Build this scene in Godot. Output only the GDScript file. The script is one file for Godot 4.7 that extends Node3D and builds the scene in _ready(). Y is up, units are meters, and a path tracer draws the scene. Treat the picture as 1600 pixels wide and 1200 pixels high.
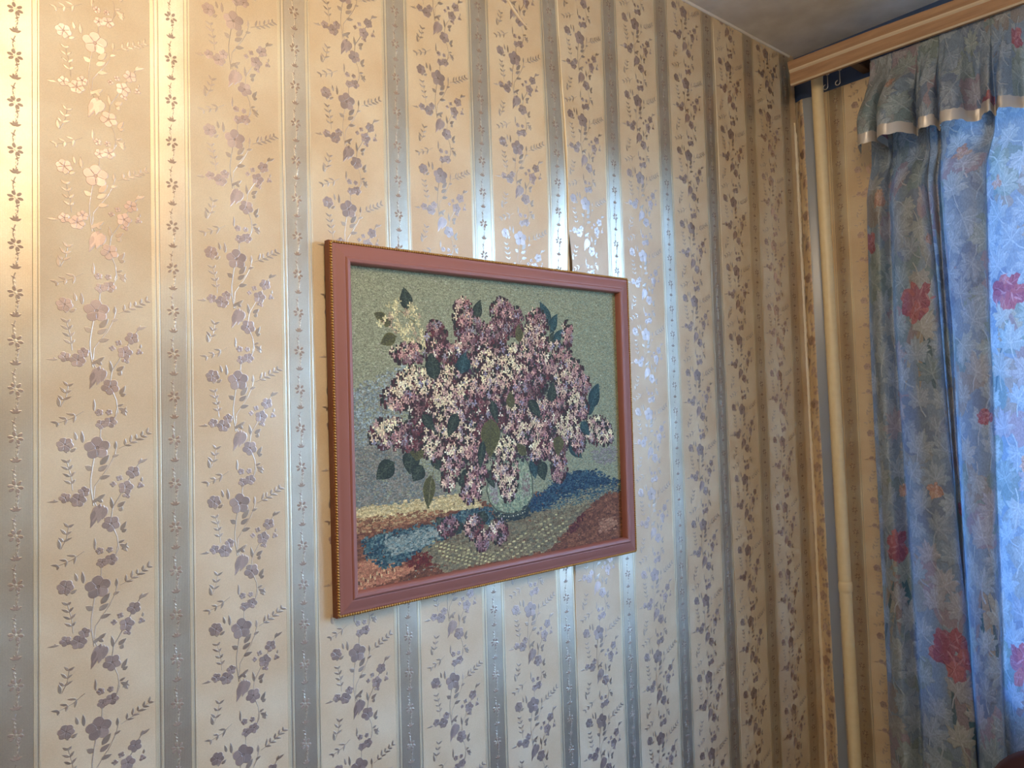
extends Node3D
# A wallpapered corner of a room: framed lilac tapestry on the long wall, curtained window on the short one.
# World: wall_left is the plane z = 0, wall_right the plane x = 0, the room lies at x < 0, z > 0; y up, metres.

const P := 0.176667        # one wallpaper period (narrow satin stripe + wide flowered band)
const V := 0.1705          # vertical repeat of the flowers
const NARROW := 0.2897     # share of the period taken by the narrow stripe
const X0 := -1.8514        # left edge of one narrow stripe
const CEIL := 2.497
const WIN := [0.40, 2.12, 0.92, 2.34]   # window opening: z from, z to, y from, y to

var rng := RandomNumberGenerator.new()
var noise := FastNoiseLite.new()
var M := {}

func _ready() -> void:
	rng.seed = 7
	noise.seed = 3
	noise.frequency = 1.0
	# ---- camera, sky, exposure
	var cam := Camera3D.new()
	cam.name = "camera"
	add_child(cam)
	cam.position = Vector3(-1.961, 1.53, 1.0566)
	cam.rotation_degrees = Vector3(2.4154, -40.4586, -1.6322)
	cam.fov = 53.4758
	cam.near = 0.02
	cam.current = true
	var we := WorldEnvironment.new()
	we.name = "environment"
	var env := Environment.new()
	env.background_mode = Environment.BG_SKY
	var sm := ProceduralSkyMaterial.new()
	sm.sky_top_color = Color(0.42, 0.64, 0.95)
	sm.sky_horizon_color = Color(0.66, 0.84, 1.0)
	sm.ground_horizon_color = Color(0.50, 0.62, 0.74)
	sm.ground_bottom_color = Color(0.34, 0.40, 0.46)
	sm.sun_angle_max = 0.0
	var sky := Sky.new()
	sky.sky_material = sm
	env.sky = sky
	env.background_energy_multiplier = 24.0
	env.tonemap_mode = Environment.TONE_MAPPER_LINEAR
	env.tonemap_exposure = 1.1
	env.sdfgi_enabled = true
	env.ssao_enabled = true
	env.ssil_enabled = true
	we.environment = env
	add_child(we)
	ceiling_lamp(Vector3(-1.66, 2.24, 0.95), 0.61, Color(1.0, 0.89, 0.75))

	make_materials()
	build_room()
	build_wallpaper()
	build_tapestry()
	build_window()
	build_cornice()
	build_curtain()
	build_valance()
	build_pipe()
	build_hooks()
	build_chair()

# ------------------------------------------------------------------ naming
func tag(o: Node3D, label: String, category: String, group := "") -> Node3D:
	o.set_meta("label", label)
	o.set_meta("category", category)
	if group != "":
		o.set_meta("group", group)
	return o

func thing(called: String, at: Vector3, label: String, category: String, group := "") -> Node3D:
	var o := Node3D.new()
	o.name = called
	o.position = at
	add_child(o, true)
	return tag(o, label, category, group)

func put(called: String, mesh: Mesh, mat: Material, parent: Node3D = self) -> MeshInstance3D:
	var o := MeshInstance3D.new()
	o.name = called
	o.mesh = mesh
	o.material_override = mat
	o.cast_shadow = GeometryInstance3D.SHADOW_CASTING_SETTING_ON
	parent.add_child(o, true)
	return o

func struct(called: String, mesh: Mesh, mat: Material, label := "", category := "") -> MeshInstance3D:
	var o := put(called, mesh, mat)
	o.set_meta("kind", "structure")
	if label != "":
		tag(o, label, category)
	return o

# ------------------------------------------------------------------ mesh helpers
func begin() -> SurfaceTool:
	var st := SurfaceTool.new()
	st.begin(Mesh.PRIMITIVE_TRIANGLES)
	return st

func box(st: SurfaceTool, a: Vector3, b: Vector3, bev := 0.0) -> void:
	# a box from corner a to corner b with chamfered edges
	var c := (a + b) / 2.0
	var h := (b - a).abs() / 2.0
	var e := minf(bev, minf(h.x, minf(h.y, h.z)) * 0.6)
	st.set_smooth_group(-1)
	for ax in 3:
		for s in [-1.0, 1.0]:
			var u := (ax + 1) % 3
			var w := (ax + 2) % 3
			var p := []
			for q in [[-1, -1], [1, -1], [1, 1], [-1, 1]]:
				var v := Vector3.ZERO
				v[ax] = s * h[ax]
				v[u] = q[0] * (h[u] - e)
				v[w] = q[1] * (h[w] - e)
				p.append(c + v)
			face(st, p, c)
			if e > 0.0:
				for t in [-1.0, 1.0]:
					var v0 := Vector3.ZERO
					v0[ax] = s * h[ax]
					v0[u] = t * (h[u] - e)
					var v1 := Vector3.ZERO
					v1[ax] = s * (h[ax] - e)
					v1[u] = t * h[u]
					var l := Vector3.ZERO
					l[w] = h[w] - e
					face(st, [c + v0 - l, c + v1 - l, c + v1 + l, c + v0 + l], c)
	if e > 0.0:
		for sx in [-1, 1]:
			for sy in [-1, 1]:
				for sz in [-1, 1]:
					var s3 := Vector3(sx, sy, sz)
					face(st, [c + s3 * Vector3(h.x, h.y - e, h.z - e), c + s3 * Vector3(h.x - e, h.y, h.z - e), c + s3 * Vector3(h.x - e, h.y - e, h.z)], c)

func face(st: SurfaceTool, p: Array, inside: Vector3) -> void:
	# a flat polygon turned away from «inside» (clockwise from outside)
	var n: Vector3 = (p[1] - p[0]).cross(p[2] - p[0])
	var mid: Vector3 = p[0]
	var q := p.duplicate()
	if n.dot(mid - inside) > 0.0:
		q.reverse()
	for i in range(1, q.size() - 1):
		for k in [0, i, i + 1]:
			var v: Vector3 = q[k]
			st.set_uv(Vector2(v.x + v.z, v.y))
			st.add_vertex(v)

func done(st: SurfaceTool, tangents := false) -> ArrayMesh:
	st.index()
	st.generate_normals()
	if tangents:
		st.generate_tangents()
	return st.commit()

func sheet(nu: int, nv: int, pos: Callable, uv: Callable, flip := false, uv2 = null) -> ArrayMesh:
	# a smooth grid: pos(u, v) and uv(u, v) for u, v in 0..1
	var st := begin()
	st.set_smooth_group(0)
	for j in nv + 1:
		for i in nu + 1:
			var u := float(i) / nu
			var v := float(j) / nv
			st.set_uv(uv.call(u, v))
			if uv2 != null:
				st.set_uv2(uv2.call(u, v))
			st.add_vertex(pos.call(u, v))
	for j in nv:
		for i in nu:
			var a := j * (nu + 1) + i
			var b := a + 1
			var c := a + nu + 1
			var d := c + 1
			for k in ([a, c, b, b, c, d] if flip else [a, b, c, b, d, c]):
				st.add_index(k)
	st.generate_normals()
	st.generate_tangents()
	return st.commit()

func tube(st: SurfaceTool, pts: Array, radii: Array, sides := 16) -> void:
	# a swept round bar with closed ends
	var n := pts.size()
	var rings := []
	for i in n:
		var d: Vector3 = (pts[mini(i + 1, n - 1)] - pts[maxi(i - 1, 0)]).normalized()
		var a := d.cross(Vector3.RIGHT if absf(d.x) < 0.8 else Vector3.UP).normalized()
		var b := d.cross(a)
		var ring := []
		for k in sides:
			var t := TAU * k / sides
			ring.append(pts[i] + (a * cos(t) + b * sin(t)) * radii[i])
		rings.append(ring)
	st.set_smooth_group(0)
	for i in n - 1:
		for k in sides:
			var k2 := (k + 1) % sides
			face(st, [rings[i][k], rings[i + 1][k], rings[i + 1][k2]], (pts[i] + pts[i + 1]) / 2.0)
			face(st, [rings[i][k], rings[i + 1][k2], rings[i][k2]], (pts[i] + pts[i + 1]) / 2.0)
	st.set_smooth_group(-1)
	face(st, rings[0], pts[mini(1, n - 1)])
	face(st, rings[n - 1], pts[maxi(n - 2, 0)])

func spline(a: Array, t: float) -> float:
	# Catmull-Rom through the numbers of a, t from 0 to size - 1
	var i := clampi(int(floor(t)), 0, a.size() - 2)
	var f := t - i
	var p0: float = a[maxi(i - 1, 0)]
	var p1: float = a[i]
	var p2: float = a[i + 1]
	var p3: float = a[mini(i + 2, a.size() - 1)]
	return 0.5 * (2.0 * p1 + (p2 - p0) * f + (2.0 * p0 - 5.0 * p1 + 4.0 * p2 - p3) * f * f + (3.0 * p1 - p0 - 3.0 * p2 + p3) * f * f * f)

# ------------------------------------------------------------------ painting on images
func c8(r: float, g: float, b: float) -> Color:
	return Color(r / 255.0, g / 255.0, b / 255.0)

func fill(images: Array, colors: Array, pts: PackedVector2Array, wrap := false) -> void:
	# fills a polygon on several images at once, one colour each
	var h: int = images[0].get_height()
	var lo := INF
	var hi := -INF
	for p in pts:
		lo = minf(lo, p.y)
		hi = maxf(hi, p.y)
	var n := pts.size()
	for y in range(int(floor(lo)), int(ceil(hi)) + 1):
		var yc := y + 0.5
		var xs := PackedFloat32Array()
		for i in n:
			var a := pts[i]
			var b := pts[(i + 1) % n]
			if (a.y <= yc) != (b.y <= yc):
				xs.append(a.x + (b.x - a.x) * (yc - a.y) / (b.y - a.y))
		xs.sort()
		var yy := posmod(y, h) if wrap else y
		if yy < 0 or yy >= h:
			continue
		for k in range(0, xs.size() - 1, 2):
			var x0 := int(round(xs[k]))
			var x1 := int(round(xs[k + 1]))
			if x1 > x0:
				for q in images.size():
					images[q].fill_rect(Rect2i(x0, yy, x1 - x0, 1), colors[q])

func ellipse(c: Vector2, rx: float, ry: float, turn := 0.0, n := 12) -> PackedVector2Array:
	var p := PackedVector2Array()
	for i in n:
		var t := TAU * i / n
		p.append(c + Vector2(cos(t) * rx, sin(t) * ry).rotated(turn))
	return p

func leaf(a: Vector2, b: Vector2, w: float, belly := 0.4) -> PackedVector2Array:
	var p := PackedVector2Array()
	var d := b - a
	var n := Vector2(-d.y, d.x).normalized()
	for i in 9:
		var t := i / 8.0
		p.append(a + d * t + n * w * pow(sin(PI * pow(t, belly + 0.35)), 0.9))
	for i in range(7, 0, -1):
		var t := i / 8.0
		p.append(a + d * t - n * w * pow(sin(PI * pow(t, belly + 0.35)), 0.9))
	return p

func stroke(pts: Array, w: float) -> PackedVector2Array:
	var l := PackedVector2Array()
	var r := PackedVector2Array()
	for i in pts.size():
		var d: Vector2 = (pts[mini(i + 1, pts.size() - 1)] - pts[maxi(i - 1, 0)]).normalized()
		var n := Vector2(-d.y, d.x) * w / 2.0
		l.append(pts[i] + n)
		r.append(pts[i] - n)
	r.reverse()
	l.append_array(r)
	return l

func grain(im: Image, amount: float, cell_x: float, cell_y: float, seed_ := 1) -> void:
	# thread-to-thread variation of a woven or printed surface, in place (RGB8)
	var f := FastNoiseLite.new()
	f.seed = seed_
	f.noise_type = FastNoiseLite.TYPE_VALUE
	f.frequency = 1.0
	f.fractal_type = FastNoiseLite.FRACTAL_NONE
	var w := im.get_width()
	var h := im.get_height()
	var small := f.get_image(maxi(2, int(w / cell_x)), maxi(2, int(h / cell_y)), false, false, false)
	small.convert(Image.FORMAT_L8)
	small.resize(w, h, Image.INTERPOLATE_NEAREST)
	var g := small.get_data()
	var d := im.get_data()
	var k := 0
	for i in g.size():
		var s := 1.0 + amount * (g[i] / 127.5 - 1.0)
		d[k] = mini(255, int(d[k] * s))
		d[k + 1] = mini(255, int(d[k + 1] * s))
		d[k + 2] = mini(255, int(d[k + 2] * s))
		k += 3
	im.set_data(w, h, false, Image.FORMAT_RGB8, d)

# ------------------------------------------------------------------ materials
func plain(col: Color, rough := 0.6, metal := 0.0) -> StandardMaterial3D:
	var m := StandardMaterial3D.new()
	m.albedo_color = col
	m.roughness = rough
	m.metallic = metal
	return m

func noise_tex(a: Color, b: Color, freq: float, size := 512, oct := 4, seed_ := 1, stretch := Vector2.ONE) -> NoiseTexture2D:
	var t := NoiseTexture2D.new()
	t.width = size
	t.height = size
	t.seamless = true
	t.generate_mipmaps = false
	var f := FastNoiseLite.new()
	f.seed = seed_
	f.frequency = freq
	f.fractal_octaves = oct
	t.noise = f
	var g := Gradient.new()
	g.set_color(0, a)
	g.set_color(1, b)
	t.color_ramp = g
	return t

func make_materials() -> void:
	M.plaster = plain(c8(118, 98, 66), 0.9)
	M.ceiling = plain(c8(232, 228, 220), 0.9)
	M.ceiling.albedo_texture = noise_tex(c8(225, 222, 218), c8(255, 255, 255), 0.02, 512, 5, 4)
	M.ceiling.uv1_triplanar = true
	M.ceiling.uv1_world_triplanar = true
	M.floor = plain(c8(105, 72, 48), 0.5)
	M.wall = plain(c8(186, 170, 144), 0.7)
	M.paper_edge = plain(c8(242, 232, 208), 0.85)
	M.fold_sheen = plain(c8(148, 156, 164), 0.28)  # window sheen on the corner fold, put into the colour
	M.shaded_blue_paint = plain(c8(56, 80, 120), 0.5)  # bare blue wall under the cornice, its shade painted into the colour
	M.white_paint = plain(c8(225, 222, 214), 0.35)
	M.pipe = plain(c8(234, 216, 174), 0.38)
	M.pipe.albedo_texture = noise_tex(c8(247, 244, 238), c8(255, 255, 255), 0.03, 256, 4, 8)
	M.pipe.uv1_triplanar = true
	M.pipe.uv1_scale = Vector3(6, 6, 6)
	M.steel = plain(c8(190, 190, 190), 0.3, 0.9)
	M.gold = plain(c8(186, 142, 78), 0.36, 0.8)
	M.frame = plain(c8(150, 98, 86), 0.48)
	M.frame.metallic_specular = 0.38
	M.frame.clearcoat_enabled = true
	M.frame.clearcoat = 0.12
	M.frame.clearcoat_roughness = 0.3
	M.frame_side = plain(c8(118, 66, 40), 0.5)
	M.maroon = plain(c8(58, 28, 36), 0.75)
	M.maroon.rim_enabled = true
	M.maroon.rim = 0.3
	M.dark_wood = plain(c8(70, 42, 28), 0.45)
	# varnished wood of the cornice: long grain along z
	var wood := noise_tex(c8(154, 126, 102), c8(184, 156, 128), 0.012, 512, 4, 12)
	M.wood = plain(c8(250, 240, 228), 0.42)
	M.wood.albedo_texture = wood
	M.wood.uv1_triplanar = true
	M.wood.uv1_scale = Vector3(14, 14, 1.2)
	M.wood_highlight = plain(c8(204, 188, 164), 0.4)  # moulding edges that catch the light, highlight put into the colour
	M.ribbon = plain(c8(188, 184, 180), 0.3)
	M.ribbon.metallic = 0.25
	M.glass = plain(Color(1, 1, 1, 0.08), 0.02)
	M.glass.transparency = BaseMaterial3D.TRANSPARENCY_ALPHA

# ------------------------------------------------------------------ wallpaper
func paper_point(x5: float, y5: float, col: int) -> Vector2:
	# pattern units (as drawn on one wide band) to pixels of the 2048 x 1024 tile
	var px := 1024.0 * (NARROW + (1.0 - NARROW) * (x5 - 357.0) / 556.0) + 1024.0 * col
	var py := 1024.0 * (y5 - 195.0) / 920.0 + 512.0 * col
	return Vector2(px, py)

func make_wallpaper() -> StandardMaterial3D:
	var alb := Image.create(2048, 1024, false, Image.FORMAT_RGB8)
	var orm := Image.create(2048, 1024, false, Image.FORMAT_RGB8)
	var hgt := Image.create(2048, 1024, false, Image.FORMAT_RGB8)
	var ims := [alb, orm, hgt]
	alb.fill(c8(219, 203, 174))
	orm.fill(Color(1, 0.44, 0.0))
	hgt.fill(Color(0.5, 0.5, 0.5))
	var stripe := [c8(228, 222, 208), Color(1, 0.33, 0.84), Color(0.5, 0.5, 0.5)]
	var cream := [c8(232, 222, 194), Color(1, 0.38, 0.48), Color(0.62, 0.62, 0.62)]
	var line := [c8(178, 166, 142), Color(1, 0.4, 0.5), Color(0.4, 0.4, 0.4)]
	for col in 2:
		var x := 1024 * col
		var n := int(1024 * NARROW)
		for q in 3:
			ims[q].fill_rect(Rect2i(x, 0, n, 1024), stripe[q])
		for e in [[0.0, 0.085], [0.145, 0.19], [0.86, 0.93], [0.965, 1.0]]:
			for q in 3:
				ims[q].fill_rect(Rect2i(x + int(e[0] * n), 0, int((e[1] - e[0]) * n) + 1, 1024), cream[q])
		for e in [0.105, 0.2, 0.845, 0.95]:
			for q in 3:
				ims[q].fill_rect(Rect2i(x + int(e * n), 0, 4, 1024), line[q])
		var k := int(0.215 * n)
		while k < int(0.83 * n):      # fine ribs of the satin stripe
			hgt.fill_rect(Rect2i(x + k, 0, 2, 1024), Color(0.44, 0.44, 0.44))
			alb.fill_rect(Rect2i(x + k, 0, 2, 1024), c8(212, 205, 190))
			k += 6
		# little sprigs down the stripe
		var mot := [c8(166, 148, 134), Color(1, 0.5, 0.15), Color(0.7, 0.7, 0.7)]
		var glow := [c8(228, 220, 200), Color(1, 0.33, 0.5), Color(0.72, 0.72, 0.72)]
		for i in 6:
			var c := Vector2(x + n * 0.52, 1024.0 * (i + 0.5) / 6.0 + 60 * col)
			var r := RandomNumberGenerator.new()
			r.seed = 20 + i * 3
			if i % 2 == 0:
				for t in 6:
					var a := TAU * t / 6.0 + r.randf() * 0.4
					fill(ims, mot, ellipse(c + Vector2(cos(a), sin(a)) * 31.0, 17, 10, a), true)
				fill(ims, glow, ellipse(c, 8, 8), true)
			else:
				for t in 4:
					var a := -PI / 2 + (t - 1.5) * 0.7
					fill(ims, mot, leaf(c, c + Vector2(cos(a), sin(a)) * 40.0, 8), true)
			var s := 1.0 if i % 2 == 0 else -1.0
			var st := []
			for t in 8:
				st.append(c + Vector2(sin(t / 7.0 * PI) * 14 * s, 26 + t * 17.0))
			fill(ims, mot, stroke(st, 4.0), true)
			for t in 3:
				fill(ims, [mot, glow, glow][t], leaf(c + Vector2(0, 70 + t * 26), c + Vector2(s * (26 - t * 46 % 40), 50 + t * 30), 5), true)
		draw_spray(ims, col)
	var m := StandardMaterial3D.new()
	grain(alb, 0.035, 3, 3, 5)
	m.albedo_texture = ImageTexture.create_from_image(alb)
	var o := ImageTexture.create_from_image(orm)
	m.roughness_texture = o
	m.roughness_texture_channel = BaseMaterial3D.TEXTURE_CHANNEL_GREEN
	m.roughness = 1.0
	m.metallic_texture = o
	m.metallic_texture_channel = BaseMaterial3D.TEXTURE_CHANNEL_BLUE
	m.metallic = 1.0
	hgt.resize(1024, 512, Image.INTERPOLATE_BILINEAR)
	var nrm := hgt.duplicate()
	nrm.bump_map_to_normal_map(3.0)
	m.normal_enabled = true
	m.normal_texture = ImageTexture.create_from_image(nrm)
	m.normal_scale = 0.8
	m.anisotropy_enabled = true       # satin threads: the gloss draws out upright
	m.anisotropy = -0.18
	# uneven yellowing of old paper
	m.detail_enabled = true
	m.detail_uv_layer = BaseMaterial3D.DETAIL_UV_2
	m.detail_blend_mode = BaseMaterial3D.BLEND_MODE_MUL
	m.detail_albedo = noise_tex(c8(236, 222, 206), c8(255, 255, 252), 0.012, 1024, 6, 21)
	return m

func flower(ims: Array, col: int, x: float, y: float, r: float, n := 5, rot := 0.3, kind := 0) -> void:
	var c := paper_point(x, y, col)
	var k := r * 0.2 * 5.9 * 1.14
	for i in n:
		var a := rot + TAU * i / n
		fill(ims, ink(kind), ellipse(c + Vector2(cos(a), sin(a)) * k * 0.55, k * 0.52, k * 0.47, a, 14), true)
	fill(ims, [c8(164, 150, 144), Color(1, 0.42, 0.6), Color(0.5, 0.5, 0.5)], ellipse(c, k * 0.16, k * 0.16, 0, 8), true)
	for i in n:
		var a := rot + TAU * (i + 0.5) / n
		fill(ims, [c8(172, 158, 152), Color(1, 0.4, 0.62), Color(0.56, 0.56, 0.56)], stroke([c + Vector2(cos(a), sin(a)) * k * 0.2, c + Vector2(cos(a), sin(a)) * k * 0.72], 2.5), true)

func ink(kind: int) -> Array:
	var s := 1.0 + (rng.randf() - 0.5) * 0.14
	var col: Color = [c8(202, 186, 182), c8(198, 186, 176), c8(204, 190, 182)][kind]
	return [col * s, Color(1, 0.30 + rng.randf() * 0.05, 0.72), Color(0.78, 0.78, 0.78)]

func draw_spray(ims: Array, col: int) -> void:
	var pp := func(x, y): return paper_point(x, y, col)
	var stem := func(pts, w):
		var q := []
		for p in pts:
			q.append(paper_point(p[0], p[1], col))
		fill(ims, ink(1), stroke(q, w * 1.35), true)
	var lf := func(x, y, x2, y2, w): fill(ims, ink(1), leaf(paper_point(x, y, col), paper_point(x2, y2, col), w * 1.35), true)
	stem.call([[640, 300], [642, 240], [640, 200]], 4)
	stem.call([[605, 740], [600, 690], [592, 620], [592, 560], [600, 490], [612, 400]], 5)
	stem.call([[606, 690], [612, 610], [640, 560], [680, 490], [712, 410], [722, 350]], 4)
	stem.call([[690, 860], [700, 760], [735, 690], [765, 620], [800, 550], [838, 470]], 4.5)
	stem.call([[700, 890], [722, 960], [726, 1010], [716, 1070], [690, 1110]], 4)
	stem.call([[605, 700], [640, 800], [685, 860]], 3)
	stem.call([[700, 1110], [730, 1040], [722, 980]], 3)
	# flowers
	for f in [[645, 200, 26], [692, 186, 31], [635, 120, 19], [684, 120, 16]]:
		flower(ims, col, f[0], f[1], f[2], 5, f[0] * 0.1)
	flower(ims, col, 625, 357, 60, 5, -0.35)
	flower(ims, col, 470, 327, 38, 6, 0.2)
	flower(ims, col, 470, 672, 27, 5, 0.6)
	flower(ims, col, 532, 692, 37, 6, 0.1)
	flower(ims, col, 560, 640, 27, 5, 0.9)
	flower(ims, col, 805, 532, 34, 5, 0.5)
	flower(ims, col, 735, 567, 16, 4, 0.5)
	flower(ims, col, 703, 605, 15, 4, 0.1)
	flower(ims, col, 768, 632, 37, 5, 1.2)
	flower(ims, col, 772, 685, 20, 3, 0.9)
	flower(ims, col, 843, 626, 18, 3, 0.3)
	flower(ims, col, 692, 868, 43, 5, 0.4)
	flower(ims, col, 422, 688, 9, 3, 0.4)
	# hanging bud
	for b in [[640, 728, 588, 885, 24], [622, 738, 600, 850, 22], [655, 740, 625, 858, 24], [668, 752, 648, 835, 20], [610, 770, 592, 840, 16]]:
		fill(ims, ink(0), leaf(pp.call(b[0], b[1]), pp.call(b[2], b[3]), b[4]), true)
	# leaves
	for l in [[640, 470, 685, 405, 15], [600, 500, 565, 470, 14], [630, 510, 680, 472, 14], [635, 560, 690, 545, 12], [525, 300, 515, 245, 8], [555, 320, 550, 240, 9], [480, 370, 470, 378, 8], [495, 375, 525, 350, 9],
			[716, 370, 718, 315, 8], [700, 420, 735, 405, 8], [745, 130, 775, 85, 8], [755, 120, 772, 145, 8], [612, 110, 606, 55, 6], [700, 770, 690, 690, 9], [725, 760, 765, 725, 12], [735, 790, 750, 760, 11],
			[740, 920, 770, 860, 11], [745, 930, 772, 915, 10], [625, 700, 665, 665, 10], [600, 720, 640, 680, 9], [650, 720, 620, 690, 9], [848, 600, 852, 570, 6], [840, 470, 882, 445, 8], [835, 480, 850, 440, 8],
			[440, 690, 384, 690, 6], [445, 1000, 438, 935, 9], [735, 1010, 782, 1045, 9], [728, 1000, 760, 985, 7], [612, 1010, 610, 950, 6]]:
		lf.call(l[0], l[1], l[2], l[3], l[4])
	# feathery sprigs
	for s in [[735, 365, 885, 262, 5], [505, 630, 478, 430, 4], [450, 1000, 488, 850, 3], [560, 1030, 425, 1110, 3]]:
		stem.call([[s[0], s[1]], [(s[0] + s[2]) / 2.0 + 8, (s[1] + s[3]) / 2.0 + 8], [s[2], s[3]]], 3)
		var d := Vector2(s[2] - s[0], s[3] - s[1])
		var n := Vector2(-d.y, d.x).normalized()
		for i in s[4]:
			var t: float = (i + 1.0) / (s[4] + 0.3)
			var b := Vector2(s[0], s[1]) + d * t
			var u := d.normalized()
			for side in [-1.0, 1.0]:
				var e: Vector2 = b + (u * rng.randf_range(0.8, 1.2) + n * side).normalized() * (50.0 - 14.0 * t) * rng.randf_range(0.75, 1.2)
				lf.call(b.x, b.y, e.x, e.y, 6.5)

func paper_uv(x: float, y: float, y_ref: float) -> Vector2:
	# y_ref: height at which the feathery right-hand sprig of an even column stands
	return Vector2((x - X0) / (2.0 * P), (y_ref - y) / V + 0.125)

func smooth(a: float, b: float, x: float) -> float:
	return smoothstep(a, b, x)

func bell(y: float, c: float, w: float) -> float:
	return exp(-pow((y - c) / w, 2.0))

func build_wallpaper() -> void:
	var paper := make_wallpaper()
	M.paper = paper
	var wall: Node3D = get_node("wall_left")
	var wave := func(x, y): return 0.0016 * noise.get_noise_2d(x * 3.1, y * 1.3) + 0.0005 * noise.get_noise_2d(x * 11.0 + 9.0, y * 4.0)
	# strips hung side by side: [x from, x to, height reference, columns]
	var strips := [[-3.2, -2.5069, 1.842, 30], [-2.5069, -1.9769, 1.850, 30], [-1.9769, -1.4469, 1.855, 60], [-1.4469, -0.9169, 1.868, 60], [-0.9169, -0.3869, 1.876, 60], [-0.3869, -0.0125, 1.880, 46]]
	for k in strips.size():
		var s: Array = strips[k]
		var fit := func(u, v):
			var y: float = CEIL - v * CEIL
			var x0: float = s[0]
			var x1: float = s[1]
			if k == 4:          # its left edge has drawn back above the picture
				x0 += 0.017 * smooth(1.99, 1.80, y) * smooth(1.15, 1.5, y)
			if k == 5:          # torn along the corner
				x1 += 0.012 * smooth(2.3, 1.0, y) + 0.003 * noise.get_noise_2d(y * 30.0, 2.0)
			return Vector2(lerpf(x0, x1, u), y)
		var pos := func(u, v):
			var p: Vector2 = fit.call(u, v)
			var z: float = 0.002 + wave.call(p.x, p.y) * (0.45 if k == 5 else 0.8) + 0.0008
			if k == 3:          # lifting from the wall towards its right edge
				z += 0.012 * smooth(-1.05, -0.925, p.x) * bell(p.y, 1.98, 0.26)
			if k == 4:
				z += 0.003 * smooth(-0.80, -0.91, p.x) * bell(p.y, 1.9, 0.3)
			if k == 5:
				z += 0.003 * smooth(-0.08, -0.01, p.x)
			return Vector3(p.x, p.y, maxf(z, 0.0008))
		var uv := func(u, v):
			var p: Vector2 = fit.call(u, v)
			return paper_uv(p.x, p.y, s[2])
		var uv2 := func(u, v):
			var p: Vector2 = fit.call(u, v)
			return p * 0.55 + Vector2(k * 0.37, 0)
		put("wallpaper_strip", sheet(s[3], 180, pos, uv, false, uv2), paper, wall)
	# curled cream edges of the paper along the seams
	seam_lip(wall, -0.9195, 2.49, 1.0, 0.0095, 0.012, 1.98, 0.26)
	seam_lip(wall, -0.3880, 2.49, 1.75, 0.0030, 0.002, 2.2, 0.4)
	seam_lip(wall, -0.3880, 1.72, 0.3, 0.0016, 0.001, 1.0, 0.4)
	# a crease with a small tear high on the wall
	var cr := begin()
	var pts := []
	var rad := []
	for i in 14:
		var t := i / 13.0
		pts.append(Vector3(lerpf(-1.075, -0.985, t) + 0.004 * sin(t * 7.0), lerpf(2.325, 2.262, t), 0.0022 + 0.006 * smooth(-1.05, -0.925, lerpf(-1.075, -0.985, t)) * 0.3))
		rad.append(0.0008 + 0.0024 * sin(PI * t))
	tube(cr, pts, rad, 8)
	put("crease", done(cr), plain(c8(222, 202, 170), 0.6), wall)
	# the paper of the window wall, bulging loosely out of the corner
	var wr: Node3D = get_node("wall_right")
	var prof := func(s, y):
		# cross-section through the corner: s metres from the torn edge
		var t := clampf((2.35 - y) / 1.75, 0.0, 1.2)
		var sr := lerpf(0.018, 0.039, t)
		var xr := lerpf(0.010, 0.022, t)
		var se := lerpf(0.043, 0.058, t)
		var x := 0.0
		for k in 5:          # a fold with a rounded ridge
			var q: float = s + (k - 2) * 0.0016
			x -= (lerpf(0.001, xr, clampf(q / sr, 0, 1)) if q < sr else lerpf(xr, 0.001, clampf((q - sr) / (se - sr), 0, 1))) / 5.0
		return Vector3(minf(x, -0.0008), y, 0.006 + 0.003 * noise.get_noise_2d(y * 24.0, 8.0) * smooth(0.02, 0.0, s) + s)
	var bend := func(u): return 0.436 * (u * 0.3 if u < 0.5 else 0.15 + (u - 0.5) * 1.7)
	var cpos := func(u, v):
		var y: float = 2.374 - v * 2.374
		var p: Vector3 = prof.call(bend.call(u), y)
		p.x -= 0.0015 * maxf(0.0, noise.get_noise_2d(u * 4.0, y * 2.0))
		return p
	var cuv := func(u, v): return paper_uv(X0 + P * (10.0 + NARROW) + bend.call(u) + 0.045, 2.374 - v * 2.374, 1.89)
	var cuv2 := func(u, v): return Vector2(u * 0.3 + 0.2, v * 1.3)
	put("wallpaper_strip", sheet(90, 180, cpos, cuv, false, cuv2), paper, wr)
	# bluish window sheen along the fold, painted as a blue-grey strip
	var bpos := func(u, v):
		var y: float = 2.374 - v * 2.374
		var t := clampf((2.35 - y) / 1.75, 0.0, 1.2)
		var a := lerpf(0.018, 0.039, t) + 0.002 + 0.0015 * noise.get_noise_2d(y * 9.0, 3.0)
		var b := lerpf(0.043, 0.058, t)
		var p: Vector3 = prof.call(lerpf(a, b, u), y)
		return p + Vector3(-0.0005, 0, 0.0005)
	put("sheen_strip", sheet(8, 180, bpos, func(u, v): return Vector2(u, v)), M.fold_sheen, wr)
	var above := begin()  # blue wall above the paper, tone deepened for the cornice shade
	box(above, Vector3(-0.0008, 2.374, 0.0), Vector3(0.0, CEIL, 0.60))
	put("shaded_blue_band", done(above), M.shaded_blue_paint, wr)
	# torn back layer along the corner crack
	var tpos := func(u, v):
		var y: float = lerpf(2.31, 0.0, v)
		var w := 0.0185 + 0.008 * noise.get_noise_2d(y * 9.0, 5.0) + 0.005 * noise.get_noise_2d(y * 60.0, 1.0) + 0.003 * smooth(1.7, 0.9, y)
		w *= smooth(2.31, 2.27, y)
		var x := -0.0240 + 0.0115 * smooth(2.3, 1.0, y)
		return Vector3(x + u * maxf(w, 0.001), y, 0.0062 + 0.0035 * sin(u * PI) - 0.004 * u * u + 0.0015 * noise.get_noise_2d(y * 40.0, u * 2.0))
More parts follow.
